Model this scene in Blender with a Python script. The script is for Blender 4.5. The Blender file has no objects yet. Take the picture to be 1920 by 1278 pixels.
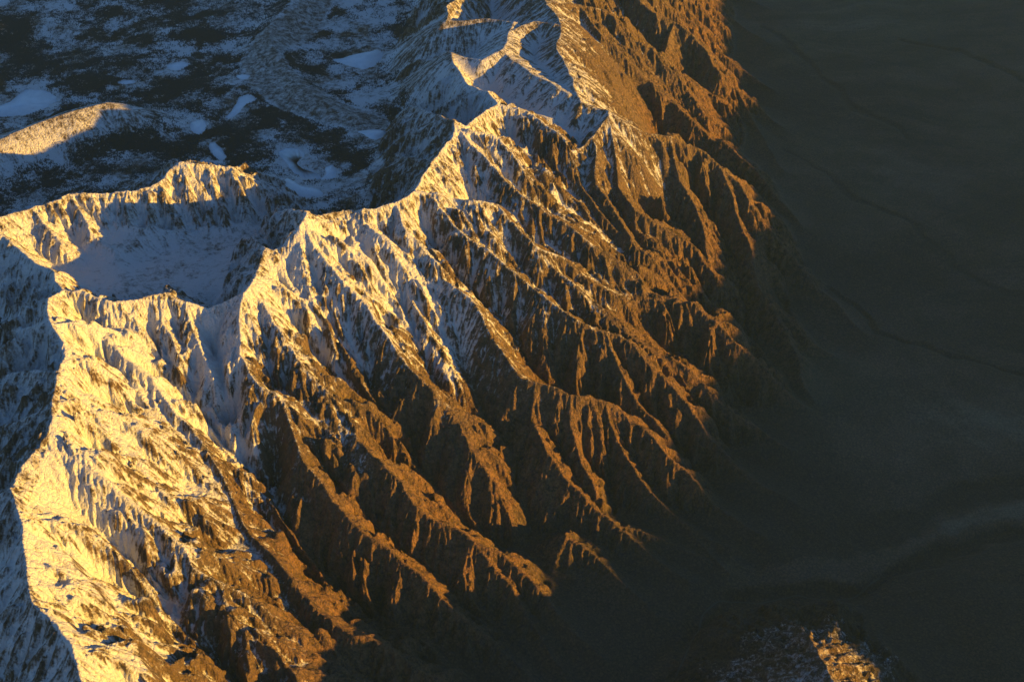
import bpy, math, time
import numpy as np

# ------------------------------------------------------------------ camera, sky, sun, exposure
T0 = time.time()
sc = bpy.context.scene
CAM_H, LENS, PITCH = 11000.0, 45.0, math.radians(38)
cam = bpy.data.objects.new("camera", bpy.data.cameras.new("camera"))
sc.collection.objects.link(cam)
cam.location = (0, 0, CAM_H)
cam.rotation_euler = (math.radians(90) - PITCH, 0, 0)
cam.data.lens = LENS
cam.data.sensor_width = 36
cam.data.clip_start = 10
cam.data.clip_end = 200000
sc.camera = cam

SUN_DIR = np.array([0.97, -0.25]); SUN_DIR /= np.linalg.norm(SUN_DIR)
SUN_EL = math.radians(5.8)
world = bpy.data.worlds.new("World"); sc.world = world; world.use_nodes = True
wn = world.node_tree.nodes; wl = world.node_tree.links
bg = wn["Background"]
sky = wn.new("ShaderNodeTexSky"); sky.sky_type = 'NISHITA'; sky.sun_disc = False
sky.sun_elevation = SUN_EL
sky.sun_rotation = math.atan2(SUN_DIR[0], SUN_DIR[1])
sky.altitude = 3000; sky.ozone_density = 3.0; sky.dust_density = 0.3
wl.new(sky.outputs[0], bg.inputs[0]); bg.inputs[1].default_value = 0.082

sun = bpy.data.objects.new("sun", bpy.data.lights.new("sun", 'SUN'))
sc.collection.objects.link(sun)
sun.data.energy = 5.0
sun.data.angle = math.radians(0.5)
sun.data.color = (1.0, 0.525, 0.055)
ce = math.cos(SUN_EL)
from mathutils import Vector
sun.rotation_euler = Vector((SUN_DIR[0]*ce, SUN_DIR[1]*ce, math.sin(SUN_EL))).to_track_quat('Z', 'Y').to_euler()

sc.view_settings.view_transform = 'Standard'
sc.view_settings.look = 'None'
sc.view_settings.gamma = 1
sc.view_settings.exposure = 1.42
sc.cycles.use_denoising = True
sc.cycles.max_bounces = 4
sc.cycles.volume_bounces = 0

# ------------------------------------------------------------------ helpers: where a point of the photograph lies at an altitude
FPX = LENS/36*1920
RELIEF = 0.75
def U(px, py, z):
    z = 4000-(4000-z)*RELIEF
    x = (px-960)/FPX; y = -(py-639)/FPX
    dy = math.cos(PITCH) + y*math.sin(PITCH)
    dz = -math.sin(PITCH) + y*math.cos(PITCH)
    t = (z-CAM_H)/dz
    return (x*t, dy*t, z)

f32 = np.float32
rng = np.random.default_rng(11)

def axis(a, b, s0, s1):
    out = [a]
    while out[-1] < b:
        t = (out[-1]-a)/(b-a)
        out.append(out[-1] + s0 + (s1-s0)*t)
    return np.array(out, dtype=f32)

def axis_steps(stops):
    """stops: (coordinate, spacing) pairs, spacing varies linearly between them"""
    out = [stops[0][0]]
    cs = [c for c, _ in stops]; ss = [v for _, v in stops]
    while out[-1] < cs[-1]:
        out.append(out[-1]+float(np.interp(out[-1], cs, ss)))
    return np.array(out, dtype=f32)
QUICK = 1.0
XS = axis_steps([(-12500, 24*QUICK), (-7500, 11*QUICK), (-5000, 8.5*QUICK), (3500, 9*QUICK), (6500, 20*QUICK), (13500, 40*QUICK)])
YS = axis_steps([(3000, 10*QUICK), (5500, 7.5*QUICK), (12500, 9.5*QUICK), (18000, 13*QUICK), (25500, 20*QUICK)])
CELL = 9.0*QUICK

class Noise:
    def __init__(self, seed): self.r = np.random.default_rng(seed)
    def val(self, xs, ys, lam, seed):
        """smooth lattice noise on a tensor grid, -1..1"""
        r = np.random.default_rng(seed)
        L = r.uniform(-1, 1, (int(180000/lam)+4, int(180000/lam)+4)).astype(f32) if lam > 250 else None
        ox, oy = r.uniform(0, 1, 2)
        fx = (xs+90000)/lam + ox; fy = (ys+90000)/lam + oy
        ix = np.floor(fx).astype(int); iy = np.floor(fy).astype(int)
        if L is None:
            x0, y0 = ix.min(), iy.min()
            L = r.uniform(-1, 1, (iy.max()-y0+2, ix.max()-x0+2)).astype(f32)
            jx, jy = ix-x0, iy-y0
        else:
            jx, jy = ix, iy
        tx = (fx-ix).astype(f32); ty = (fy-iy).astype(f32)
        tx = tx*tx*tx*(tx*(tx*6-15)+10); ty = ty*ty*ty*(ty*(ty*6-15)+10)
        R0 = L[jy][:, jx]*(1-tx) + L[jy][:, jx+1]*tx
        R1 = L[jy+1][:, jx]*(1-tx) + L[jy+1][:, jx+1]*tx
        return R0*(1-ty)[:, None] + R1*ty[:, None]
    def fbm(self, xs, ys, lam, octs, seed, gain=.5):
        out = 0; a = 1
        for k in range(octs):
            out = out + a*self.val(xs, ys, lam/2**k, seed*31+k); a *= gain
        return out
NZ = Noise(1)

def sstep(a, b, x):
    t = np.clip((x-a)/(b-a), 0, 1); return t*t*(3-2*t)

# ------------------------------------------------------------------ ridge lines (photo pixel, altitude in metres)
# (points, steepness, fall-off length)
RIDGES = []
def ridge(pts, s=.78, R=2400, jit=.03):
    RIDGES.append((pts, s, R, jit))

# --- main crest
ridge([(190,1420,3700),(160,1330,3750),(132,1215,3900),(60,1140,3960),(47,1060,4000),(40,990,4020),(33,905,4100),(60,860,4060),(95,812,4080),(92,760,4030),(105,690,4060),(125,650,4030),(95,600,4100),(85,560,4060),(112,545,3960),(95,510,3880),(70,492,3830),(50,470,3860),(20,445,3920),(-30,420,4000),(-90,400,4050)], s=.85)
ridge([(112,545,3960),(150,548,3920),(200,565,3860),(250,560,3830),(305,545,3860),(345,562,3760),(390,573,3680),(430,560,3740),(460,545,3860),(490,510,3920),(510,475,3970),(550,442,4000),(580,400,4120),(605,401,4040),(645,390,3980),(695,393,3880),(735,378,3880),(770,357,3900),(800,305,3900),(845,262,3960),(850,228,4040),(872,236,3960),(905,212,3920),(935,192,3900)], s=.85)
# --- skyline ridge behind the cirque
ridge([(-90,400,4050),(0,412,4020),(60,393,3960),(130,360,3980),(200,357,3930),(290,345,3900),(312,322,3930),(338,307,4000),(380,311,3950),(440,318,3850),(500,345,3500),(560,372,3250)], s=.7)
ridge([(335,308,4000),(350,350,3700),(400,400,3420)], s=.55, jit=.03)
ridge([(130,360,3980),(170,430,3700),(215,470,3480)], s=.8)
ridge([(60,393,3960),(120,450,3720)], s=.8)
# --- high plateau edge north of the cirque
ridge([(935,192,3900),(915,172,3840),(880,160,3820),(862,130,3800),(845,100,3820),(835,95,3800)], s=.7)
ridge([(845,100,3820),(900,110,3820),(940,90,3840),(950,60,3860),(960,40,3860),(900,35,3850),(830,40,3830)], s=.42, R=1600)
ridge([(835,40,3830),(850,0,3850),(880,-60,3850),(900,-160,3850)], s=.7)
ridge([(950,60,3860),(1000,40,3840),(1050,47,3850)], s=.4, R=1200)
ridge([(940,95,3800),(1000,140,3780),(1060,175,3740)], s=.3, R=1500)
ridge([(1050,47,3850),(1040,90,3800),(1062,130,3760),(1078,170,3730),(1090,198,3690),(1136,212,3640)], s=.48, R=2600)
ridge([(1050,47,3850),(1020,10,3900),(1000,-50,3950),(980,-160,3950)], s=.48, R=2600)
ridge([(1020,10,3900),(1081,8,3700),(1132,67,3400),(1194,117,3000),(1230,145,2800),(1269,178,2550),(1310,230,2250),(1350,280,1980)], s=.8)
ridge([(1081,8,3700),(1136,23,3500),(1190,70,3200),(1230,102,3020),(1262,125,2860),(1290,170,2550),(1330,220,2200)], s=.8)
ridge([(1092,-20,3720),(1150,-60,3600),(1190,0,3250),(1230,31,3080),(1265,43,2950),(1296,67,2780),(1323,102,2560),(1345,140,2350),(1375,170,2050),(1406,225,1700)], s=.9)
ridge([(1265,43,2950),(1250,90,2700),(1240,130,2400)], s=.9)
ridge([(1150,-60,3600),(1200,-140,3500),(1280,-60,2600),(1330,0,2000)], s=.8)
# --- spur with the hanging snow bowl (1130,210)
ridge([(935,192,3900),(985,205,3820),(1040,240,3690),(1060,260,3600)], s=.6)
ridge([(1136,212,3640),(1190,243,3420),(1257,254,3230),(1316,282,2980),(1347,313,2790),(1386,352,2560),(1402,383,2420),(1437,415,2180),(1464,450,1980),(1500,500,1760),(1535,550,1560)], s=.85)
ridge([(1136,219,3620),(1150,290,3300),(1163,344,3100),(1190,383,2980),(1245,423,2720),(1308,470,2380),(1335,515,2150)], s=.85)
ridge([(1136,219,3620),(1104,254,3560),(1120,340,3220),(1155,391,2980),(1180,440,2800)], s=.8)
ridge([(1104,254,3560),(1070,290,3420),(1090,340,3200),(1130,400,2950),(1180,450,2720)], s=.8)
ridge([(1257,254,3230),(1270,330,2850),(1310,400,2550),(1325,450,2330),(1330,490,2200)], s=.9)
ridge([(1347,313,2790),(1370,370,2500),(1390,430,2250),(1410,480,2050)], s=.9)
ridge([(1410,480,2050),(1440,560,1850),(1484,605,1680),(1518,639,1580),(1561,665,1470)], s=.7)
ridge([(1440,560,1850),(1476,631,1680),(1497,699,1560),(1527,754,1440)], s=.7)
# --- face under the summit at (850,228)
ridge([(850,228,4040),(900,290,3850),(950,340,3650),(1010,385,3450),(1070,425,3230),(1130,465,3020),(1180,500,2830)], s=.8)
ridge([(870,240,4000),(930,255,3880),(975,300,3680)], s=.6)
ridge([(770,357,3900),(830,362,3840),(885,372,3760),(932,383,3600),(975,430,3380),(1010,462,3240),(1060,478,3080),(1138,522,2820),(1213,541,2620),(1300,572,2430),(1339,605,2270),(1373,639,2100),(1399,656,2020),(1433,695,1840),(1471,733,1650),(1510,765,1480)], s=.8)
ridge([(940,395,3560),(988,440,3300),(1040,500,3030),(1100,549,2820),(1185,613,2540),(1241,652,2360),(1305,699,2140),(1339,741,1960),(1382,776,1800),(1424,810,1640),(1480,850,1460)], s=.85)
# --- spur below (804,366)
ridge([(800,362,3850),(845,419,3600),(894,456,3420),(932,486,3300),(984,531,3100),(1026,561,2990),(1078,595,2840),(1138,618,2700),(1195,645,2540),(1240,690,2350),(1290,755,2080),(1330,820,1850),(1390,880,1620)], s=.85)
ridge([(1138,618,2700),(1165,690,2380),(1200,750,2150),(1255,820,1880)], s=.9)
# --- spur below (650,395)
ridge([(650,392,3960),(676,415,3860),(725,449,3680),(755,475,3570),(785,505,3440),(830,528,3310),(875,558,3180),(896,582,3090),(917,618,2960),(951,667,2790),(984,708,2660),(1033,727,2600),(1075,746,2510),(1138,757,2380),(1195,783,2240),(1230,820,2100),(1290,880,1850),(1340,945,1600)], s=.88)
ridge([(735,378,3880),(750,420,3740),(790,470,3560)], s=.8)
ridge([(1075,748,2500),(1070,800,2260),(1090,870,2000),(1120,930,1820)], s=.9)
ridge([(1000,800,2330),(1020,850,2180),(1065,900,2000),(1110,950,1830),(1160,990,1680)], s=.8)
ridge([(1138,757,2380),(1160,820,2100),(1200,890,1850),(1260,960,1600)], s=.9)
ridge([(715,440,3700),(744,490,3420),(763,550,3170),(793,595,3020),(827,648,2850),(850,690,2700)], s=.8)
# --- spur from the peak (580,400)
ridge([(580,400,4120),(579,434,3980),(600,470,3820),(624,498,3700),(676,550,3470),(710,603,3270),(740,652,3090),(793,708,2880),(860,772,2620),(880,835,2400),(912,890,2180)], s=.88)
ridge([(624,498,3700),(630,560,3350),(650,610,3100),(680,680,2830)], s=.85)
ridge([(558,450,3980),(565,520,3600),(600,570,3380)], s=.9)
ridge([(860,772,2620),(830,800,2450),(850,850,2280)], s=.9)
# --- long spur from the saddle, with the smooth snow slope
ridge([(460,545,3860),(452,600,3660),(450,658,3450),(488,718,3250),(533,737,3160),(586,759,3030),(642,785,2900),(674,833,2730),(719,861,2620),(759,898,2480),(784,938,2350),(824,971,2240),(865,991,2180),(889,1011,2120),(925,1056,1940),(958,1090,1820),(994,1150,1620)], s=.88)
ridge([(490,510,3920),(515,590,3620),(560,665,3330),(620,735,3080)], s=.8)
ridge([(889,1011,2120),(940,1032,2000),(986,1072,1850),(1027,1112,1720),(1051,1150,1600)], s=.85)
ridge([(533,737,3160),(545,780,3000),(561,825,2860),(577,865,2740),(610,906,2600),(626,934,2510),(662,971,2400),(695,999,2310),(735,1028,2220),(776,1068,2100),(808,1097,2020),(830,1121,1950),(865,1149,1860),(905,1175,1750),(960,1220,1580)], s=.9)
ridge([(350,562,3760),(362,610,3560),(380,660,3380),(398,712,3180)], s=.85)
ridge([(305,545,3860),(300,600,3600),(330,650,3430)], s=.75)
# --- southern massif
ridge([(100,610,4080),(150,600,4000),(190,612,3860),(230,665,3640),(280,705,3460),(324,768,3220),(365,805,3080),(405,857,2900),(441,930,2660),(480,1008,2540),(518,1052,2470),(575,1112,2350),(632,1161,2220),(668,1190,2150),(723,1190,2150),(747,1202,2100),(776,1230,2020),(808,1246,1970),(849,1278,1880),(900,1330,1700)], s=.88)
ridge([(105,690,4060),(140,720,3900),(200,790,3620),(260,860,3350),(310,920,3150)], s=.7)
ridge([(95,812,4080),(138,841,3920),(203,898,3640),(263,962,3380),(300,985,3290),(344,1023,3120),(357,1060,2990),(442,1108,2740),(506,1161,2520),(563,1192,2360),(600,1278,2050)], s=.9)
ridge([(40,990,4020),(110,1040,3760),(180,1090,3520),(240,1150,3280),(300,1200,3070)], s=.7)
ridge([(60,1140,3960),(81,1163,3900),(130,1185,3800),(186,1205,3650),(284,1242,3380),(365,1262,3180),(430,1285,3000)], s=.95)
ridge([(723,1190,2150),(735,1240,1950),(760,1300,1750)], s=.9)
ridge([(600,1180,2250),(640,1230,2050),(660,1290,1850)], s=.9)
# --- low ends of the spurs, running out to the foot
ridge([(1310,230,2250),(1375,275,2050),(1425,318,1880),(1465,372,1700),(1500,430,1560)], s=.7)
ridge([(1406,225,1700),(1440,280,1580),(1475,330,1470)], s=.7)
ridge([(1375,170,2050),(1420,200,1800),(1465,245,1580)], s=.7)
ridge([(1345,90,2150),(1400,130,1830),(1450,175,1580)], s=.7)
ridge([(1330,0,2000),(1385,45,1720),(1440,90,1540)], s=.7)
ridge([(1300,-60,2300),(1370,-20,1850),(1430,20,1580)], s=.7)
ridge([(1500,500,1760),(1545,540,1600),(1590,600,1470),(1620,630,1410)], s=.6)
ridge([(1110,950,1830),(1180,1010,1660),(1240,1060,1520),(1290,1100,1430)], s=.7)
ridge([(1060,1000,1820),(1120,1050,1660),(1180,1110,1500),(1230,1160,1400)], s=.7)
ridge([(1160,990,1680),(1240,1010,1560),(1320,1050,1440)], s=.7)
ridge([(1260,960,1600),(1330,1010,1490),(1400,1035,1410)], s=.7)
ridge([(1340,945,1600),(1400,985,1480),(1450,1020,1400)], s=.7)
ridge([(1290,990,1520),(1330,1040,1430),(1370,1080,1380)], s=.7)
ridge([(1051,1150,1600),(1090,1190,1510),(1140,1240,1420)], s=.7)
ridge([(994,1150,1620),(1030,1200,1520),(1060,1250,1450)], s=.7)
ridge([(960,1215,1580),(1000,1260,1480),(1040,1320,1400)], s=.7)
ridge([(1390,880,1620),(1450,925,1490),(1500,960,1420)], s=.7)
ridge([(849,1278,1880),(900,1300,1700),(980,1360,1500)], s=.7)
# ribs on the western (shaded) side
for a, b in (((33,905,4100),(-60,960,3600)), ((92,760,4030),(0,800,3650)), ((105,690,4060),(10,700,3700)), ((47,1060,4000),(-30,1120,3600)), ((60,1140,3960),(10,1230,3500)), ((132,1215,3900),(70,1300,3500)), ((95,600,4100),(30,620,3800)),
             ((800,305,3900),(740,290,3450)), ((850,228,4040),(770,200,3500)), ((862,130,3800),(780,110,3400)), ((510,475,3970),(480,440,3600)), ((580,400,4120),(540,390,3700))):
    ridge([a, tuple((p+q)/2 for p, q in zip(a, b)), b], s=.7)
# --- rounded hills on the plateau
ridge([(-60,300,3380),(0,268,3400),(60,240,3440),(130,212,3500),(190,195,3480),(250,205,3380),(300,225,3200)], s=.33, R=2000, jit=.03)
ridge([(-60,60,2780),(60,40,2760),(160,60,2730)], s=.2, R=2000)
ridge([(520,110,3130),(560,160,3120),(620,200,3110),(680,235,3080),(710,250,3050)], s=.28, R=900)
ridge([(520,110,3130),(500,60,3160),(540,10,3180),(580,-30,3180)], s=.25, R=900)
# --- foreground peak, lower right
ridge([(1445,1182,1650),(1480,1180,1850),(1512,1186,2150),(1530,1215,2250),(1548,1245,2330),(1562,1280,2430),(1592,1360,2650),(1620,1450,2800)], s=.75, jit=.04)
ridge([(1562,1280,2430),(1640,1300,2200),(1740,1340,1950)], s=.7)
ridge([(1518,1196,2180),(1580,1222,1960),(1650,1262,1750)], s=.8)
ridge([(1530,1215,2250),(1470,1222,2080),(1400,1240,1900),(1340,1270,1700)], s=.55)
ridge([(1548,1245,2330),(1480,1262,2180),(1400,1290,2020),(1330,1330,1850)], s=.55)
# dark hills at the lower right edge
ridge([(1640,1130,1300),(1720,1110,1350),(1800,1090,1380),(1900,1075,1400),(2000,1070,1420)], s=.2, R=1500)
ridge([(1900,1180,1450),(2000,1160,1480)], s=.3, R=1600)

# ------------------------------------------------------------------ valley lines (photo pixel, altitude)
VALLEYS = [
 [(390,600,3600),(415,680,3300),(425,740,3150),(455,810,2980),(480,870,2830),(505,930,2680),(535,1000,2440),(575,1060,2240),(630,1120,2050),(690,1165,1900),(760,1185,1780),(830,1215,1640),(900,1260,1500)],
 [(205,628,3720),(250,662,3600),(310,712,3400),(370,762,3200),(440,800,3030)],
 [(110,835,3900),(150,915,3610),(182,978,3380),(235,1032,3150),(284,1084,2950),(336,1144,2750),(389,1203,2550),(437,1260,2360),(500,1340,2100)],
 [(175,690,3780),(225,740,3540),(275,795,3290),(340,880,3000),(392,946,2790),(448,1000,2610),(500,1070,2400),(560,1140,2230)],
 [(600,785,2820),(645,842,2590),(682,905,2400),(716,962,2240),(765,1018,2090),(812,1068,1960),(865,1115,1830),(930,1165,1690),(990,1220,1550)],
 [(530,490,3740),(545,530,3560),(590,609,3260),(636,680,2960),(700,762,2650),(748,809,2490),(790,849,2360),(830,894,2210),(862,922,2120),(895,938,2070),(932,967,1980),(976,1003,1870),(1030,1068,1700),(1080,1120,1560)],
 [(658,420,3790),(672,458,3620),(700,509,3400),(745,580,3090),(790,637,2860),(824,678,2700),(864,727,2520),(898,775,2360),(908,850,2190),(945,900,2040),(972,942,1930),(1004,985,1820),(1060,1040,1690),(1120,1100,1560)],
 [(770,500,3380),(812,568,3060),(832,628,2870),(862,695,2640)],
 [(800,440,3600),(820,475,3400),(862,512,3230),(910,556,3020),(973,618,2760),(1030,663,2560),(1092,702,2380),(1145,738,2230),(1200,770,2090),(1260,825,1900),(1320,890,1700),(1380,960,1530)],
 [(860,395,3620),(915,445,3360),(965,485,3150),(1025,530,2900),(1085,573,2700),(1145,605,2540),(1200,630,2390),(1250,672,2200),(1310,735,1930),(1370,800,1710),(1440,870,1530)],
 [(1120,530,2690),(1190,560,2480),(1250,605,2270),(1310,655,2050),(1370,705,1850),(1430,757,1640),(1490,815,1470)],
 [(985,265,3620),(1012,310,3440),(1042,350,3270),(1062,377,3150),(1108,414,2960),(1168,462,2720),(1228,512,2480),(1288,553,2260),(1345,590,2050),(1400,638,1860),(1450,685,1680),(1490,733,1540),(1535,785,1420)],
 [(1180,215,3350),(1260,240,2950),(1330,280,2480),(1390,325,2150),(1430,372,1930),(1470,425,1740),(1512,488,1570),(1555,552,1450),(1600,582,1390),(1680,610,1330)],
 [(1070,62,3600),(1115,104,3330),(1155,139,3050),(1206,186,2730),(1245,225,2480),(1300,270,2200),(1360,320,1940)],
 [(1190,85,3050),(1235,150,2600),(1290,205,2260),(1350,265,1950)],
]
def refine(pts, jit, seed):
    """world polyline with a ragged course between the traced points"""
    r = np.random.default_rng(seed)
    P = np.array([U(*p) for p in pts])
    for it in range(3):
        Q = [P[0]]
        for a, b in zip(P[:-1], P[1:]):
            L = np.linalg.norm(b-a)
            if L > 260:
                m = (a+b)/2
                n = np.array([-(b-a)[1], (b-a)[0], 0])
                m = m + n*r.normal()*jit
                m[2] += r.normal()*jit*L*.35
                Q.append(m)
            Q.append(b)
        P = np.array(Q)
    return P

LINES = [refine(p, j, 100+i) for i, (p, s, R, j) in enumerate(RIDGES)]
VLINES = [refine(p, .04, 300+i) for i, p in enumerate(VALLEYS)]

# ------------------------------------------------------------------ terrain height on a tensor grid
# plan polygon of the snowy upland west of the crest
WEST = [(190,1420,3700),(132,1215,3900),(60,1140,3960),(40,990,4020),(33,905,4100),(95,812,4080),(105,690,4060),(125,650,4030),(95,600,4100),(112,545,3960),(200,565,3860),(305,545,3860),(390,573,3680),(460,545,3860),(510,475,3970),(580,400,4120),(645,390,3980),(735,378,3880),(770,357,3900),(800,305,3900),(845,262,3960),(850,228,4040),(935,192,3900),(900,170,3820),(862,130,3800),(950,60,3860),(900,-40,3850),(900,-160,3850)]
WP = np.array([U(*p)[:2] for p in WEST])
WEST_POLY = np.vstack([[[-3000,-9000]], WP, [[1500, 40000], [-60000, 60000], [-60000, -9000]]])

def inside(X, Y, poly):
    res = np.zeros(X.shape, bool)
    n = len(poly)
    for i in range(n):
        x0, y0 = poly[i]; x1, y1 = poly[(i+1) % n]
        if y0 == y1: continue
        c = ((y0 > Y) != (y1 > Y)) & (X < (x1-x0)*(Y-y0)/(y1-y0)+x0)
        res ^= c
    return res

def blur(A, n):
    for _ in range(2):
        for ax in (0, 1):
            P = np.concatenate([np.repeat(A.take([0], ax), n+1, ax), A, np.repeat(A.take([-1], ax), n, ax)], ax).astype(np.float64)
            C = np.cumsum(P, ax)
            m = A.shape[ax]
            A = ((C.take(range(2*n+1, 2*n+1+m), ax) - C.take(range(0, m), ax))/(2*n+1)).astype(f32)
    return A

def idw(X, Y, pts, p=2.5):
    w = 0; v = 0
    for x, y, z in pts:
        k = 1.0/(((X-x)**2+(Y-y)**2)/1e6+.05)**p
        w = w+k; v = v+k*z
    return v/w
WPTS = [U(*p) for p in [(170,520,3430),(230,440,3500),(300,490,3330),(400,545,3330),(430,440,3260),(500,410,3180),(560,370,3080),(600,360,3040),(560,300,3000),(640,310,3000),
        (400,280,3040),(700,340,3050),(450,190,2990),(640,110,2960),(60,190,2880),(330,120,2880),(100,60,2640),(500,40,2940),(650,200,2970),(0,370,3060),(200,310,3080),
        (-100,650,3100),(-200,900,3000),(-200,1200,2900),(300,0,2760),(700,30,2950),(700,150,2960)]]
EPTS = [U(*p) for p in [(1300,1278,1180),(1400,1140,1180),(1600,1100,1190),(1850,1000,1200),(1500,1000,1300),(1600,900,1290),(1700,700,1260),(1900,600,1200),(1600,400,1400),(1900,300,1270),(1500,200,1450),(1900,0,1280),(1400,0,1500),(1100,1150,1320),(700,1260,1400),(1000,1270,1240),(1250,1100,1290),(1750,1200,1400),(1900,1200,1480)]]

def coarse(xs, ys):
    X, Y = np.meshgrid(xs, ys)
    X = X.astype(f32); Y = Y.astype(f32)
    dx = float(np.median(np.diff(xs)))
    wx = 40*NZ.fbm(xs, ys, 900, 3, 5); wy = 40*NZ.fbm(xs, ys, 900, 3, 6)
    Xw = X+wx; Yw = Y+wy
    west = blur(inside(Xw, Yw, WEST_POLY).astype(f32), max(1, int(330/dx)))
    base = idw(X, Y, WPTS)*west + idw(X, Y, EPTS)*(1-west)
    H = np.full(X.shape, -9999, f32); D = np.full(X.shape, 1e5, f32); HS = H.copy()
    for (pts, s, R, j), P in zip(RIDGES, LINES):
        for a, b in zip(P[:-1], P[1:]):
            sr = s*1.2 if s > .5 else s
            rad = 3000 if s > .5 else R*1.6
            i0, i1 = np.searchsorted(xs, [min(a[0], b[0])-rad, max(a[0], b[0])+rad])
            j0, j1 = np.searchsorted(ys, [min(a[1], b[1])-rad, max(a[1], b[1])+rad])
            if i1 <= i0 or j1 <= j0: continue
            x = Xw[j0:j1, i0:i1]; y = Yw[j0:j1, i0:i1]
            vx, vy = b[0]-a[0], b[1]-a[1]
            L2 = vx*vx+vy*vy+1e-6
            t = np.clip(((x-a[0])*f32(vx)+(y-a[1])*f32(vy))/f32(L2), 0, 1)
            d = np.sqrt((x-f32(a[0])-t*f32(vx))**2+(y-f32(a[1])-t*f32(vy))**2)
            z = f32(a[2])+t*f32(b[2]-a[2]) - (f32(sr)*d*(1+f32(.2)*np.exp(-d/250)-f32(.12)*sstep(300, 1600, d)) if s > .5 else f32(sr)*d*(1+d/f32(R*.5)))
            T_ = H if s > .5 else HS
            np.maximum(T_[j0:j1, i0:i1], z, out=T_[j0:j1, i0:i1])
            if s > .5: np.minimum(D[j0:j1, i0:i1], d, out=D[j0:j1, i0:i1])
    for P in VLINES:
        for a, b in zip(P[:-1], P[1:]):
            rad = 900
            i0, i1 = np.searchsorted(xs, [min(a[0], b[0])-rad, max(a[0], b[0])+rad])
            j0, j1 = np.searchsorted(ys, [min(a[1], b[1])-rad, max(a[1], b[1])+rad])
            if i1 <= i0 or j1 <= j0: continue
            x = Xw[j0:j1, i0:i1]; y = Yw[j0:j1, i0:i1]
            vx, vy = b[0]-a[0], b[1]-a[1]
            t = np.clip(((x-a[0])*f32(vx)+(y-a[1])*f32(vy))/f32(vx*vx+vy*vy+1e-6), 0, 1)
            d = np.sqrt((x-f32(a[0])-t*f32(vx))**2+(y-f32(a[1])-t*f32(vy))**2)
            z = f32(a[2])+t*f32(b[2]-a[2]) + f32(.85)*(np.sqrt(d*d+60.0**2)-60) + np.maximum(d-450, 0)*1.5
            np.minimum(H[j0:j1, i0:i1], z, out=H[j0:j1, i0:i1])
    base = base + 130*np.exp(-D/600)*(1-west)
    k = 60.0
    d = HS-base
    soft = sstep(0, 150, d)
    base = np.where(d > 0, HS, base) + k*.5*np.exp(-np.abs(d)/k)
    d = H-base
    mtn = np.maximum(sstep(-20, 170, d), .3*soft*(1-west))
    out = np.where(d > 0, H, base) + k*.5*np.exp(-np.abs(d)/k)
    return out, mtn, west, D

def resample(A, xs0, ys0, xs, ys):
    fx = np.interp(xs, xs0, np.arange(len(xs0))); fy = np.interp(ys, ys0, np.arange(len(ys0)))
    ix = np.minimum(fx.astype(int), len(xs0)-2); iy = np.minimum(fy.astype(int), len(ys0)-2)
    tx = (fx-ix).astype(f32); ty = (fy-iy).astype(f32)
    T = A[:, ix]*(1-tx)+A[:, ix+1]*tx
    return T[iy]*(1-ty)[:, None]+T[iy+1]*ty[:, None]

def gully(H, X, Y, xs, ys, lam, seed):
    """grooves running down the slope: returns -1 (groove) .. 1 (rib)"""
    gy, gx = np.gradient(H, ys, xs)
    n = max(1, int(lam*.35/CELL))
    gx = blur(gx, n); gy = blur(gy, n)
    g = np.sqrt(gx*gx+gy*gy)+1e-4
    sx, sy = -gy/g, gx/g
    cell = lam*1.6
    x0, y0 = xs[0]-2*cell, ys[0]-2*cell
    r = np.random.default_rng(seed)
    nx = int((xs[-1]-x0)/cell)+4; ny = int((ys[-1]-y0)/cell)+4
    JX = r.uniform(-.5, .5, (ny, nx)).astype(f32); JY = r.uniform(-.5, .5, (ny, nx)).astype(f32)
    cx = ((xs-x0)/cell).astype(int); cy = ((ys-y0)/cell).astype(int)
    W = np.zeros(H.shape, f32); S = np.zeros(H.shape, f32); S2 = np.zeros(H.shape, f32)
    k = f32(2*math.pi/lam)
    for j in (-1, 0, 1):
        for i in (-1, 0, 1):
            jx = JX[cy+j][:, cx+i]; jy = JY[cy+j][:, cx+i]
            px = X - ((cx+i+.5)*cell+x0).astype(f32) - jx*f32(cell)
            py = Y - ((cy+j+.5)*cell+y0).astype(f32)[:, None] - jy*f32(cell)
            w = np.exp(-(px*px+py*py)*f32(2.2/cell**2)); w -= f32(math.exp(-2.2*1.0)); np.maximum(w, 0, out=w)
            ph = (px*sx+py*sy)*k
            S += w*np.cos(ph); S2 += w*np.sin(ph); W += w
    m = np.sqrt(S*S+S2*S2)+1e-3*W+1e-6
    v = S/m                                   # phase-normalised: even depth everywhere
    return np.abs(v)**.8*np.sign(v), g

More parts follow.
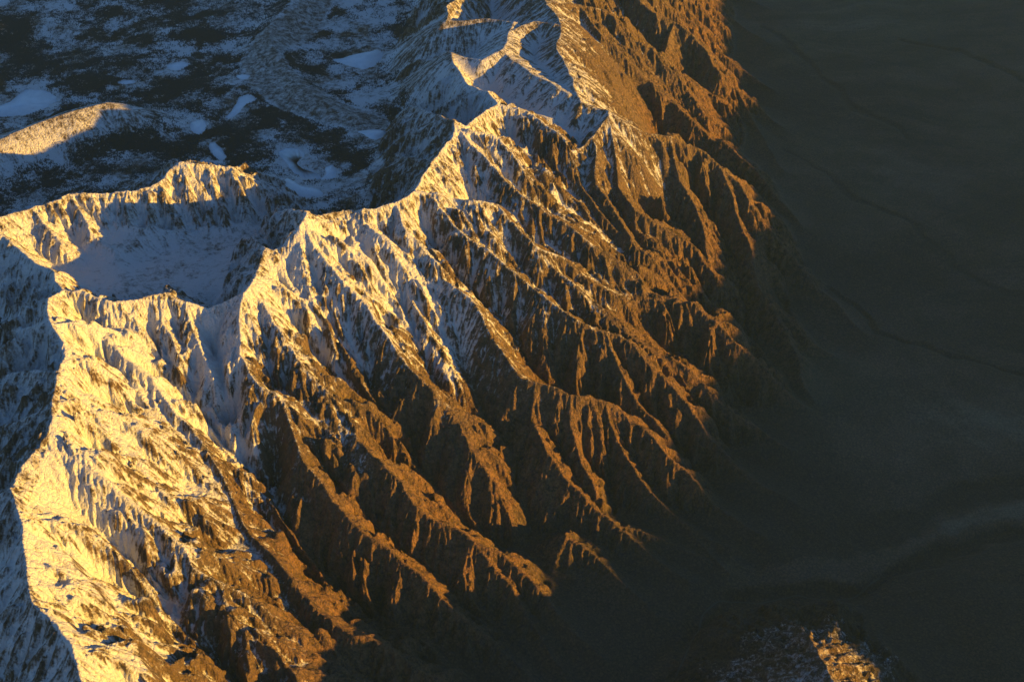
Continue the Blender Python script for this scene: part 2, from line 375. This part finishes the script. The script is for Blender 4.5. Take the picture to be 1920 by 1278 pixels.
def terrain(xs, ys, detail=True):
    f = 2 if detail else 1
    xc = np.interp(np.linspace(0, len(xs)-1, len(xs)//f), np.arange(len(xs)), xs).astype(f32)
    yc = np.interp(np.linspace(0, len(ys)-1, len(ys)//f), np.arange(len(ys)), ys).astype(f32)
    H, M, W, D = coarse(xc, yc)
    if detail:
        H, M, W, D = (resample(a, xc, yc, xs, ys) for a in (H, M, W, D))
    X = np.broadcast_to(xs, H.shape); Y = np.broadcast_to(ys[:, None], H.shape)
    H = H + (1-M)*W*(26*NZ.fbm(xs, ys, 1500, 6, 21)) + M*(30*NZ.fbm(xs, ys, 1100, 4, 22))
    rib = np.zeros(H.shape, f32)
    if detail:
        for lam, amp, seed in ((560, .15, 1), (250, .19, 2), (115, .19, 3), (56, .17, 4), (31, .15, 5)):
            v, g = gully(H, X, Y, xs, ys, lam, seed)
            rough = .6+.75*NZ.fbm(xs, ys, lam*4, 2, 900+seed)
            A = lam*amp*np.clip((g-.10)/.5, 0, 1.3)*np.clip(rough, .08, 1.5)*sstep(.1, .6, M)*sstep(0, lam*.6, D)
            H = H + A*(v-.15)
            rib = rib + v*np.clip(g*2, 0, 1)*(.4 if lam > 200 else 1)*.40
        crag = 1-np.abs(NZ.val(xs, ys, 170, 41)+.5*NZ.val(xs, ys, 80, 42)) + .5*(1-2*np.abs(NZ.val(xs, ys, 62, 43))) + .3*(1-2*np.abs(NZ.val(xs, ys, 30, 44)))
        H = H + crag*9*M*sstep(-.3, .6, NZ.fbm(xs, ys, 700, 3, 45)+.3)
        # fans on the valley floor: shallow channels
        H = H + 10*NZ.fbm(xs, ys, 120, 3, 31)*M
    return H, M, W, D, rib, X, Y

# ------------------------------------------------------------------ node helpers
def new_mat(name):
    m = bpy.data.materials.new(name); m.use_nodes = True
    nt = m.node_tree
    return m, nt, nt.nodes["Principled BSDF"]
def attr(nt, name):
    n = nt.nodes.new("ShaderNodeAttribute"); n.attribute_name = name; return n.outputs["Fac"]
def attrc(nt, name):
    n = nt.nodes.new("ShaderNodeAttribute"); n.attribute_name = name; return n.outputs["Color"]
def math_(nt, op, a, b=None, c=None, clamp=False):
    n = nt.nodes.new("ShaderNodeMath"); n.operation = op; n.use_clamp = clamp
    for i, v in enumerate((a, b, c)):
        if v is None: continue
        if isinstance(v, (int, float)): n.inputs[i].default_value = v
        else: nt.links.new(v, n.inputs[i])
    return n.outputs[0]
def mix(nt, f, a, b):
    n = nt.nodes.new("ShaderNodeMix"); n.data_type = 'RGBA'
    for s, v in ((n.inputs[0], f), (n.inputs[6], a), (n.inputs[7], b)):
        if isinstance(v, tuple): s.default_value = (*v, 1)
        elif isinstance(v, (int, float)): s.default_value = v
        else: nt.links.new(v, s)
    return n.outputs[2]
def mapr(nt, v, a, b, c=0, d=1):
    n = nt.nodes.new("ShaderNodeMapRange"); n.interpolation_type = 'SMOOTHSTEP'
    nt.links.new(v, n.inputs[0])
    for i, x in enumerate((a, b, c, d)): n.inputs[i+1].default_value = x
    return n.outputs[0]
def noise(nt, vec, scale, detail=4, rough=.6):
    n = nt.nodes.new("ShaderNodeTexNoise"); n.inputs["Scale"].default_value = scale
    n.inputs["Detail"].default_value = detail; n.inputs["Roughness"].default_value = rough
    if vec is not None: nt.links.new(vec, n.inputs["Vector"])
    return n.outputs[0]
def pos(nt):
    return nt.nodes.new("ShaderNodeNewGeometry").outputs["Position"]

def terrain_material():
    m, nt, b = new_mat("rock_and_snow")
    p = pos(nt)
    n1 = noise(nt, p, 1/75, 6, .75)
    n2 = noise(nt, p, 1/600, 5, .6)
    snow = attr(nt, "snow"); veg = attr(nt, "veg"); grass = attr(nt, "dry")
    rock = mix(nt, mapr(nt, n1, .35, .65), (.052, .043, .034), (.28, .195, .12))
    rock = mix(nt, mapr(nt, n2, .4, .65), rock, (.17, .115, .07))
    nf = noise(nt, p, 1/19, 5, .8)
    vo = nt.nodes.new("ShaderNodeTexVoronoi"); vo.feature = 'DISTANCE_TO_EDGE'; vo.inputs["Scale"].default_value = 1/42
    wm = nt.nodes.new("ShaderNodeMapping"); wm.inputs["Scale"].default_value = (1, 1, .45); nt.links.new(p, wm.inputs[0]); nt.links.new(wm.outputs[0], vo.inputs["Vector"])
    crack = mapr(nt, vo.outputs["Distance"], 0, .22)
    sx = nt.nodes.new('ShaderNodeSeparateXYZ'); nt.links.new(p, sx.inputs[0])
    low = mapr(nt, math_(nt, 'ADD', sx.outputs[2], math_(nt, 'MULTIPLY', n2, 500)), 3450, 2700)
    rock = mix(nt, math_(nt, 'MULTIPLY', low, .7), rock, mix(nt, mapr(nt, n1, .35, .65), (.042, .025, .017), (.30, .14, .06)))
    n4 = noise(nt, p, 1/3800, 4, .55)
    val = mix(nt, mapr(nt, n2, .35, .65), (.034, .038, .026), (.068, .064, .040))
    val = mix(nt, mapr(nt, n4, .40, .60), val, mix(nt, mapr(nt, n2, .35, .65), (.050, .037, .028), (.090, .064, .046)))
    wn_ = noise(nt, p, 1/45, 5, .75)
    wv = math_(nt, 'ADD', attr(nt, "wash_shade"), math_(nt, 'MULTIPLY', math_(nt, 'SUBTRACT', wn_, .5), 1.3))
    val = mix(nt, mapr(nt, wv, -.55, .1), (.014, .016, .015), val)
    val = mix(nt, mapr(nt, wv, .15, .8), val, (.14, .12, .085))
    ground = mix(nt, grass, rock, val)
    rk = math_(nt, 'MULTIPLY', mapr(nt, nf, .32, .62), math_(nt, 'ADD', .55, math_(nt, 'MULTIPLY', crack, .45)))
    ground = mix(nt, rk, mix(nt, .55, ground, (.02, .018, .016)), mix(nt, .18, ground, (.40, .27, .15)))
    s = math_(nt, 'ADD', snow, math_(nt, 'MULTIPLY', math_(nt, 'SUBTRACT', n1, .5), 1.5))
    s = math_(nt, 'ADD', s, math_(nt, 'MULTIPLY', math_(nt, 'SUBTRACT', nf, .5), .75))
    sm = mapr(nt, s, .30, .84)
    col = mix(nt, sm, ground, (.76, .77, .80))
    n3 = noise(nt, p, 1/35, 3, .8)
    v = math_(nt, 'ADD', veg, math_(nt, 'MULTIPLY', math_(nt, 'SUBTRACT', n3, .5), 1.6))
    col = mix(nt, mapr(nt, v, .45, .6), col, (.035, .045, .04))
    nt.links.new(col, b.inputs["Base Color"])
    b.inputs["Roughness"].default_value = .85
    b.inputs["Specular IOR Level"].default_value = .15
    bp = nt.nodes.new("ShaderNodeBump"); bp.inputs["Strength"].default_value = 1; bp.inputs["Distance"].default_value = 30
    nt.links.new(math_(nt, 'MULTIPLY', math_(nt, 'ADD', n1, math_(nt, 'ADD', math_(nt, 'MULTIPLY', nf, .8), math_(nt, 'MULTIPLY', crack, .25))), math_(nt, 'SUBTRACT', 1, math_(nt, 'MULTIPLY', grass, .8))), bp.inputs["Height"])
    nt.links.new(bp.outputs[0], b.inputs["Normal"])
    return m
MAT = terrain_material()

def tag(o, label=None, kind=None, cat=None, group=None):
    if label: o["label"] = label
    if kind: o["kind"] = kind
    if cat: o["category"] = cat
    if group: o["group"] = group
    return o

def grid_mesh(name, X, Y, H, facemask, attrs, mat):
    """quads of the tensor grid where facemask is True, as one mesh"""
    ny, nx = H.shape
    jj, ii = np.nonzero(facemask)
    v00 = jj*nx+ii
    quads = np.stack([v00, v00+1, v00+nx+1, v00+nx], 1)
    used = np.zeros(ny*nx, bool); used[quads.ravel()] = True
    remap = np.cumsum(used)-1
    quads = remap[quads].astype(np.int32)
    co = np.stack([X.ravel()[used], Y.ravel()[used], H.ravel()[used]], 1).astype(f32)
    me = bpy.data.meshes.new(name)
    me.vertices.add(len(co)); me.vertices.foreach_set("co", co.ravel())
    me.loops.add(quads.size); me.loops.foreach_set("vertex_index", quads.ravel())
    me.polygons.add(len(quads))
    me.polygons.foreach_set("loop_start", np.arange(0, quads.size, 4, dtype=np.int32))
    me.update(calc_edges=True)
    me.shade_smooth()
    for k, A in attrs.items():
        at = me.attributes.new(k, 'FLOAT', 'POINT')
        at.data.foreach_set("value", A.ravel()[used].astype(f32))
    me.materials.append(mat)
    o = bpy.data.objects.new(name, me); sc.collection.objects.link(o)
    return o

def tri_mesh(name, co, faces, mat, smooth=False):
    me = bpy.data.meshes.new(name)
    k = faces.shape[1]
    me.vertices.add(len(co)); me.vertices.foreach_set("co", co.astype(f32).ravel())
    me.loops.add(faces.size); me.loops.foreach_set("vertex_index", faces.astype(np.int32).ravel())
    me.polygons.add(len(faces))
    me.polygons.foreach_set("loop_start", np.arange(0, faces.size, k, dtype=np.int32))
    me.update(calc_edges=True)
    if smooth: me.shade_smooth()
    me.materials.append(mat)
    o = bpy.data.objects.new(name, me); sc.collection.objects.link(o)
    return o

# ------------------------------------------------------------------ build the terrain
H, M, W, D, rib, X, Y = terrain(XS, YS)
print("terrain", time.time()-T0)
gy, gx = np.gradient(H, YS, XS)
slope = np.sqrt(gx*gx+gy*gy)
cav = np.clip(blur(H, 8)-H, -9, 12)
big = np.clip(NZ.fbm(XS, YS, 1300, 5, 77), -.6, .6)
alt = (H-3230)/620
WL = W > .5
massif = sstep(-1400, -2200, X+.25*(Y-7500))*sstep(10300, 9300, Y)
cav2 = np.clip(blur(H, 34)-H, 0, 90)
snow = .60+.12*massif+.42*alt + .0030*cav2*sstep(2900, 3200, H) - .26*np.clip(slope-.8, 0, 2) + .010*cav + .16*big - .24*rib
snow = snow - (.15*sstep(10500, 13000, Y)+.24*sstep(13000, 14800, Y)*sstep(.02, .25, slope))*(1-W) - .10*sstep(-1500, 1500, X)*(1-W)
upl = .70+.22*NZ.fbm(XS, YS, 260, 4, 79)*sstep(3700, 3300, H)+.06*NZ.fbm(XS, YS, 60, 2, 80)+.22*big+.012*cav-.12*np.clip(slope-.7, 0, 2)-.20*rib+.08*M*sstep(3500, 3700, H)
snow = np.where(WL, upl, snow)
def near_line(P, X, Y):
    d2 = np.full(X.shape, 1e12, f32)
    for a_, b_ in zip(P[:-1], P[1:]):
        vx, vy = b_[0]-a_[0], b_[1]-a_[1]
        t = np.clip(((X-a_[0])*vx+(Y-a_[1])*vy)/(vx*vx+vy*vy), 0, 1)
        d2 = np.minimum(d2, (X-a_[0]-t*vx)**2+(Y-a_[1]-t*vy)**2)
    return np.sqrt(d2)
# avalanche snow lying in the heads of the valleys: (valley, points, half width)
for k_, n_, w_ in ((0, 6, 240), (1, 5, 240), (6, 8, 60), (7, 4, 70), (5, 5, 60), (11, 6, 60)):
    P = VLINES[k_]; P = P[:max(3, int(len(P)*n_/len(VALLEYS[k_])))]
    i0, i1 = np.searchsorted(XS, [P[:, 0].min()-500, P[:, 0].max()+500]); j0, j1 = np.searchsorted(YS, [P[:, 1].min()-500, P[:, 1].max()+500])
    snow[j0:j1, i0:i1] += .42*sstep(w_, w_*.35, near_line(P, X[j0:j1, i0:i1], Y[j0:j1, i0:i1])+.3*w_*NZ.fbm(XS[i0:i1], YS[j0:j1], 200, 3, 95))
snow = np.clip(snow*sstep(2450-250*massif, 3000-400*massif, H), 0, 1)
veg = W*sstep(3560, 3330, H)*(.48+.16*NZ.fbm(XS, YS, 1100, 2, 78)+.30*NZ.fbm(XS, YS, 380, 5, 81, .7) - .5*M)
bandP = [U(*p)[:2] for p in [(600,-10,2980),(575,40,2980),(520,80,2980),(488,110,2980),(505,150,2980),(555,185,2980),(620,212,2970),(690,235,2970)]]
band = np.full(H.shape, 1e5, f32)
for a_, b_ in zip(bandP[:-1], bandP[1:]):
    vx, vy = b_[0]-a_[0], b_[1]-a_[1]
    t = np.clip(((X-a_[0])*vx+(Y-a_[1])*vy)/(vx*vx+vy*vy), 0, 1)
    band = np.minimum(band, np.sqrt((X-a_[0]-t*vx)**2+(Y-a_[1]-t*vy)**2))
band = sstep(330, 200, band+60*big)
veg = np.clip(veg*(1-band)-.25*band, 0, 1)
snow = snow*(1-band)+band*.50
dry = 1-sstep(0, .28, M)
dry = np.maximum(dry, .9*sstep(2400, 2080, H+90*big))
dry = np.maximum(dry, .9*sstep(900, 1500, X)*sstep(8600, 8000, Y)*sstep(2600, 2350, H+90*big))
dry = dry*(1-W)
# ------------------------------------------------------------------ valley: fans with braided channels, washes, river gorge
def polydist(P, X, Y):
    d2 = np.full(X.shape, 1e12, f32)
    for a_, b_ in zip(P[:-1], P[1:]):
        vx, vy = b_[0]-a_[0], b_[1]-a_[1]
        t = np.clip(((X-a_[0])*vx+(Y-a_[1])*vy)/(vx*vx+vy*vy), 0, 1)
        d2 = np.minimum(d2, (X-a_[0]-t*vx)**2+(Y-a_[1]-t*vy)**2)
    return np.sqrt(d2)
LAT = np.random.default_rng(77).uniform(-1, 1, (256, 256)).astype(f32)
def vnoise(u, v):
    iu = np.floor(u).astype(int); iv = np.floor(v).astype(int)
    tu = (u-iu).astype(f32); tv = (v-iv).astype(f32); tu = tu*tu*(3-2*tu); tv = tv*tv*(3-2*tv)
    iu &= 255; iv &= 255; ju = (iu+1) & 255; jv = (iv+1) & 255
    return (LAT[iv, iu]*(1-tu)+LAT[iv, ju]*tu)*(1-tv)+(LAT[jv, iu]*(1-tu)+LAT[jv, ju]*tu)*tv
i0v = np.searchsorted(XS, -2500)
xv, yv = X[:, i0v:], Y[:, i0v:]
mouths = [U(*p[-1])[:2] for p in VALLEYS[3:]] + [U(1350,330,1900)[:2], U(1420,200,1700)[:2], U(1350,60,1900)[:2], U(1900,1300,1900)[:2]]
wsum = 0; fan = 0; fine = 0
for k_, (mx, my) in enumerate(mouths):
    rx = xv-(mx-1500); ry = yv-my-500
    rr = np.sqrt(rx*rx+ry*ry)+1; th = np.arctan2(ry, rx)
    wk = (rr/1500+.2)**-5
    u = th*9+k_*17.3
    warp = .25*vnoise(rr/900+k_, th*3)
    wf = sstep(1600, 4200, rr); fan = fan+wf*wk*(vnoise((th+.12*warp)*14+k_*9, rr/3500)+.6*vnoise((th+.12*warp)*37+k_*5, rr/2200))
    fine = fine+wf*wk*vnoise((th+.1*warp)*95+k_*3, rr/1500)
    wsum = wsum+wk
fan = fan/wsum; fine = fine/wsum
wash_shade = np.zeros(H.shape, f32)
wash_shade[:, i0v:] = fan*.8+fine*.30+.45*NZ.fbm(XS[i0v:], YS, 2600, 5, 88)
wash_shade -= .75*sstep(10500, 8200, Y)  # near floor darkened in its colour, standing in for the weaker light there
vm = (1-sstep(.25, .9, M))*(1-W)
H[:, i0v:] += (vm[:, i0v:]*(9*fan+4*fine)).astype(f32)
CUTS = [
 ([(1255,1320),(1300,1245),(1345,1185),(1385,1148),(1450,1132),(1520,1122),(1575,1116),(1640,1108),(1700,1066),(1770,1035),(1840,1008),(1930,992),(2080,975)], 1190, 170, 85),
 ([(1400,1052),(1455,1046),(1570,1030),(1655,1000),(1720,972),(1785,935),(1860,915),(1950,900),(2050,895)], 1250, 190, 40),
 ([(1553,552),(1600,575),(1640,628),(1700,642),(1760,655),(1860,676),(1960,700)], 1330, 70, 32),
 ([(1430,70),(1500,118),(1560,170),(1600,215),(1700,260)], 1350, 110, 22),
 ([(1690,85),(1800,98),(1900,140),(1990,200)], 1290, 110, 26),
 ([(1470,300),(1600,380),(1720,430),(1850,520),(1950,560)], 1340, 90, 16),
]
for k_, (pl, zz, wd, dp) in enumerate(CUTS):
    P = refine([(a_, b_, zz) for a_, b_ in pl], .09, 700+k_)
    bx0, bx1 = np.searchsorted(XS, [P[:, 0].min()-700, P[:, 0].max()+700]); by0, by1 = np.searchsorted(YS, [P[:, 1].min()-700, P[:, 1].max()+700])
    d = polydist(P, X[by0:by1, bx0:bx1], Y[by0:by1, bx0:bx1])
    d = d+wd*.35*NZ.fbm(XS[bx0:bx1], YS[by0:by1], 500, 4, 60+k_)
    cut = 1-sstep(0, wd, d)
    H[by0:by1, bx0:bx1] -= dp*cut*(vm[by0:by1, bx0:bx1])
    wash_shade[by0:by1, bx0:bx1] -= (1.2 if k_ < 2 else .55)*cut
P = np.array([U(a_, b_, 1230) for a_, b_ in [(1400,1092),(1480,1085),(1560,1078),(1640,1050),(1720,1012),(1800,975),(1900,950),(2000,940)]])
bx0, bx1 = np.searchsorted(XS, [P[:, 0].min()-900, P[:, 0].max()+900]); by0, by1 = np.searchsorted(YS, [P[:, 1].min()-900, P[:, 1].max()+900])
wash_shade[by0:by1, bx0:bx1] += .85*sstep(420, 150, polydist(P, X[by0:by1, bx0:bx1], Y[by0:by1, bx0:bx1])+70*NZ.fbm(XS[bx0:bx1], YS[by0:by1], 500, 4, 66))
# ------------------------------------------------------------------ frozen lakes on the upland
def chaikin(P, n=2):
    P = np.array(P, float)
    for _ in range(n):
        Q = np.roll(P, -1, 0)
        P = np.stack([P*.75+Q*.25, P*.25+Q*.75], 1).reshape(-1, P.shape[1])
    return P
def height_at(x, y):
    return float(H[np.searchsorted(YS, y), np.searchsorted(XS, x)])
LAKES = [
 ("large round frozen lake at the left edge of the upland", [(-60,208),(0,200),(20,190),(45,170),(60,165),(95,175),(107,188),(90,200),(60,210),(40,220),(0,220),(-60,225)]),
 ("frozen lake with a pointed shore, farthest right on the upland", [(612,112),(640,110),(665,100),(712,93),(722,105),(705,122),(690,131),(662,126),(640,122)]),
 ("small oval frozen lake in dark forest", [(310,124),(335,114),(357,118),(350,130),(320,134)]),
 ("little frozen pond above the bent lake", [(440,143),(458,139),(471,142),(465,150),(450,151)]),
 ("bent frozen lake with a narrow southern arm", [(447,182),(465,176),(485,180),(480,190),(458,196),(448,213),(430,226),(420,224),(436,205),(444,193)]),
 ("narrow frozen lake tapering toward the cirque ridge", [(388,270),(402,266),(420,284),(428,297),(415,303),(398,292)]),
 ("broad frozen lake with a long tail among the trees", [(515,280),(560,275),(577,292),(550,302),(566,318),(596,325),(604,334),(585,341),(552,328),(533,302)]),
 ("hook shaped frozen pond beside the broad lake", [(606,315),(622,309),(632,314),(628,335),(612,341),(598,338),(614,326)]),
 ("frozen lake nearest the foot of the crest", [(535,335),(550,338),(562,350),(600,354),(607,366),(580,372),(548,368),(538,352)]),
 ("thin frozen pond left of the dark forest belt", [(218,153),(240,149),(257,151),(250,158),(222,160)]),
 ("pale frozen flat at the head of the winding meadow", [(355,232),(375,224),(388,230),(387,247),(372,256),(358,247)]),
 ("long frozen pool under the crest flank", [(668,246),(695,242),(724,246),(726,256),(700,263),(685,254)]),
]
lake_meshes = []
for lab, poly in LAKES:
    cx_, cy_ = np.mean([p[0] for p in poly]), np.mean([p[1] for p in poly])
    z = 3000.0
    for _ in range(12):
        zr = 4000-(4000-z)/RELIEF
        x, y, _z = U(cx_, cy_, zr)
        x = min(max(x, XS[0]), XS[-1]-50); y = min(max(y, YS[0]), YS[-1]-50)
        z = .5*z+.5*height_at(x, y)
    z -= 12
    zr = 4000-(4000-z)/RELIEF
    P = chaikin([U(px, py, zr)[:2] for px, py in poly], 3)
    th_ = np.arange(len(P)); c0_ = P.mean(0); r_ = np.random.default_rng(len(P)*7+int(abs(cx_)))
    wob = np.interp(th_, np.linspace(0, len(P), max(6, len(P)//4)), r_.uniform(-1, 1, max(6, len(P)//4)))+.6*r_.uniform(-1, 1, len(P))
    P = c0_+(P-c0_)*(1+.10*wob[:, None])
    i0, i1 = np.searchsorted(XS, [P[:, 0].min()-300, P[:, 0].max()+300]); j0, j1 = np.searchsorted(YS, [P[:, 1].min()-300, P[:, 1].max()+300])
    m = inside(X[j0:j1, i0:i1], Y[j0:j1, i0:i1], P).astype(f32)
    near = np.clip(blur(m, 9)*1.6, 0, 1); sn_ = np.clip(blur(m, 14)*1.5+.5*NZ.fbm(XS[i0:i1], YS[j0:j1], 220, 3, 91)*(blur(m, 14) > .02), 0, 1)
    H[j0:j1, i0:i1] = H[j0:j1, i0:i1]*(1-near)+near*(z+1)
    H[j0:j1, i0:i1] = np.where(m > 0, z-4, H[j0:j1, i0:i1])
    veg[j0:j1, i0:i1] *= (1-m)*(1-sn_)
    snow[j0:j1, i0:i1] = np.maximum(snow[j0:j1, i0:i1], .6*sn_)
    lake_meshes.append((lab, P, z))
nearp = sstep(900, 1500, X)*sstep(8600, 8000, Y)*sstep(.2, .7, M)*sstep(2080, 2350, H)
snow = np.clip(snow+nearp*.34, 0, 1)
attrs = dict(snow=snow, veg=veg, dry=dry, wash_shade=wash_shade)
fm = lambda A: A[:-1, :-1]
reg_w = fm((W > .5) & (M < .5)); reg_v = fm((W <= .5) & (M < .25))
near_peak = fm((X > 900) & (Y < 8400) & (M >= .25) & (W < .5)) 
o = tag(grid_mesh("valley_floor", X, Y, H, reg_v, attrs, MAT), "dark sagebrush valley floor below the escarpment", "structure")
o = tag(grid_mesh("snowy_upland", X, Y, H, reg_w, attrs, MAT), "shaded snowy upland with frozen lakes and forest behind the crest", "structure")
o = tag(grid_mesh("foreground_peak", X, Y, H, near_peak, attrs, MAT), "small snow-streaked peak at the lower right, lit on one side", "structure")
o = tag(grid_mesh("mountain_range", X, Y, H, ~(reg_w | reg_v | near_peak), attrs, MAT), "sunlit snowy mountain escarpment with ribbed spurs", "structure")
print("built", time.time()-T0)

# ------------------------------------------------------------------ the country around, and the range across the valley that shades it
fx = np.arange(-34000, 34001, 250).astype(f32); fy = np.arange(-26000, 42001, 250).astype(f32)
FX, FY = np.meshgrid(fx, fy)
FH, FM, FW, FD = coarse(fx, fy)
sd = FX*SUN_DIR[0]+FY*SUN_DIR[1]; sp = -FX*SUN_DIR[1]+FY*SUN_DIR[0]
FXn = NZ.fbm(fx, fy, 6000, 5, 55)
crest = 3800+(sp-8300)*.05+60*np.sin(sp/5200+1)+110*FXn
far = crest-np.abs(sd-14500+900*FXn)*.45
inner = (FX > XS[0]+300) & (FX < XS[-1]-300) & (FY > YS[0]+300) & (FY < YS[-1]-300)
FH = np.maximum(FH, np.where((FX > 13000) | (FY < 2700), far, -1e4)) + 150*FXn*sstep(0, 6000, np.maximum(np.abs(FX)-13000, np.abs(FY-14000)-11500))
FH = np.where(inner, FH, FH-6)
fs = np.clip(.5+.45*(FH-3300)/700+.2*FXn, 0, 1)
fs = np.where(FW > .5, np.maximum(fs, .6), fs)
tag(grid_mesh("surrounding_hills", FX, FY, FH, ~inner[:-1, :-1], dict(snow=fs, veg=0*fs, dry=(FH < 2500).astype(f32), wash_shade=.4*FXn.astype(f32)), MAT), "mountain country around the escarpment, and the range across the valley", "structure")

# ------------------------------------------------------------------ lake ice
def ice_material():
    m, nt, b = new_mat("lake_ice")
    p = pos(nt); n = noise(nt, p, 1/120, 4, .6)
    nt.links.new(mix(nt, mapr(nt, n, .35, .7), (.74, .79, .86), (.62, .68, .76)), b.inputs["Base Color"])
    b.inputs["Roughness"].default_value = .6
    return m
ICE = ice_material()
for lab, P, z in lake_meshes:
    c = P.mean(0)
    ring = np.column_stack([P, np.full(len(P), z+2.5)]); low = np.column_stack([P, np.full(len(P), z-8)])
    n = len(P)
    co = np.vstack([ring, low, [[c[0], c[1], z+2.5]]])
    F = []
    for i in range(n):
        k = (i+1) % n
        F += [(2*n, i, k), (i, n+i, n+k), (i, n+k, k)]
    tag(tri_mesh("frozen_lake", co, np.array(F), ICE), lab, "structure", group="frozen lakes on the upland")

# ------------------------------------------------------------------ conifers of the upland
m, nt, b = new_mat("conifer"); b.inputs["Base Color"].default_value = (.022, .034, .032, 1); b.inputs["Roughness"].default_value = .9
NT = 170000
r = np.random.default_rng(5)
tx = r.uniform(-9800, 900, NT*12).astype(f32); ty = r.uniform(11500, 21500, NT*12).astype(f32)
ii = np.searchsorted(XS, tx); jj = np.searchsorted(YS, ty)
keep = r.uniform(0, 1, len(tx)) < np.clip((veg[jj, ii]-.22)*1.3, 0, 1)
tx, ty, ii, jj = (a_[keep][:NT] for a_ in (tx, ty, ii, jj))
tz = H[jj, ii]-2
n = len(tx); print("trees", n)
hgt = r.uniform(13, 27, n); rad = hgt*r.uniform(.2, .3, n); ang = r.uniform(0, 6.28, n)
V = np.zeros((n, 5, 3), f32)
for k in range(4):
    V[:, k, 0] = tx+rad*np.cos(ang+k*math.pi/2); V[:, k, 1] = ty+rad*np.sin(ang+k*math.pi/2); V[:, k, 2] = tz
V[:, 4, 0] = tx; V[:, 4, 1] = ty; V[:, 4, 2] = tz+hgt
base_i = (np.arange(n)*5)[:, None, None]
F = (np.array([[0, 1, 4], [1, 2, 4], [2, 3, 4], [3, 0, 4]])[None]+base_i).reshape(-1, 3)
tag(tri_mesh("conifer_forest", V.reshape(-1, 3), F, m), "dark conifer forest scattered over the snowy upland", "stuff", "forest")

# ------------------------------------------------------------------ haze
hz = bpy.data.materials.new("haze_air"); hz.use_nodes = True
hn = hz.node_tree; hn.nodes.clear()
out = hn.nodes.new("ShaderNodeOutputMaterial"); pv = hn.nodes.new("ShaderNodeVolumePrincipled")
pv.inputs["Density"].default_value = 2.7e-6
pv.inputs["Color"].default_value = (.34, .60, .86, 1)
pv.inputs["Anisotropy"].default_value = .2
hn.links.new(pv.outputs[0], out.inputs["Volume"])
import bmesh
bm = bmesh.new(); bmesh.ops.create_cube(bm, size=1)
zlo = min(float(H.min()), float(FH.min()))-1-8
for v in bm.verts:
    v.co.x = -34500 if v.co.x < 0 else 34500
    v.co.y = -26500 if v.co.y < 0 else 42500
    v.co.z = zlo if v.co.z < 0 else CAM_H+60
me = bpy.data.meshes.new("haze"); bm.to_mesh(me); bm.free(); me.materials.append(hz)
o = bpy.data.objects.new("haze", me); sc.collection.objects.link(o); tag(o, "thin morning haze over the mountains and valley", "stuff", "haze")
print("all", time.time()-T0)

# ------------------------------------------------------------------ dirt tracks on the valley floor
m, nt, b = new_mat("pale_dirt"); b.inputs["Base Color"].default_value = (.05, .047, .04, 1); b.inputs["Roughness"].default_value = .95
for lab, pl, zz, wd in (
  ("pale dirt road winding beside the dark river gorge", [(1255,1300),(1285,1238),(1308,1195),(1332,1150),(1346,1137),(1382,1129),(1422,1134),(1462,1121),(1500,1114),(1545,1128),(1600,1118),(1650,1085)], 1200, 7),):
    P = refine([(a_, b_, zz) for a_, b_ in pl], .06, 900+int(pl[0][0]))
    Q = []
    for a_, b_ in zip(P[:-1], P[1:]):
        k_ = max(2, int(np.linalg.norm(b_[:2]-a_[:2])/15))
        Q += [a_[:2]+(b_[:2]-a_[:2])*t for t in np.arange(k_)/k_]
    Q = np.array(Q)
    for _ in range(6): Q[1:-1] = (Q[:-2]+2*Q[1:-1]+Q[2:])/4
    T = np.gradient(Q, axis=0); T /= np.linalg.norm(T, axis=1)[:, None]+1e-9
    N = np.column_stack([-T[:, 1], T[:, 0]])
    co = []
    for off in (-wd, 0, wd):
        R = Q+N*off
        fi = np.interp(R[:, 0], XS, np.arange(len(XS))); fj = np.interp(R[:, 1], YS, np.arange(len(YS)))
        i = np.clip(fi.astype(int), 0, len(XS)-2); j = np.clip(fj.astype(int), 0, len(YS)-2)
        z = np.maximum.reduce([H[j, i], H[j+1, i], H[j, i+1], H[j+1, i+1]])+1.0
        co.append(np.column_stack([R, z]))
    n = len(Q); co = np.vstack(co); k_ = np.arange(n-1)
    F = np.vstack([np.stack([o_*n+k_, o_*n+k_+1, (o_+1)*n+k_+1, (o_+1)*n+k_], 1) for o_ in (0, 1)])
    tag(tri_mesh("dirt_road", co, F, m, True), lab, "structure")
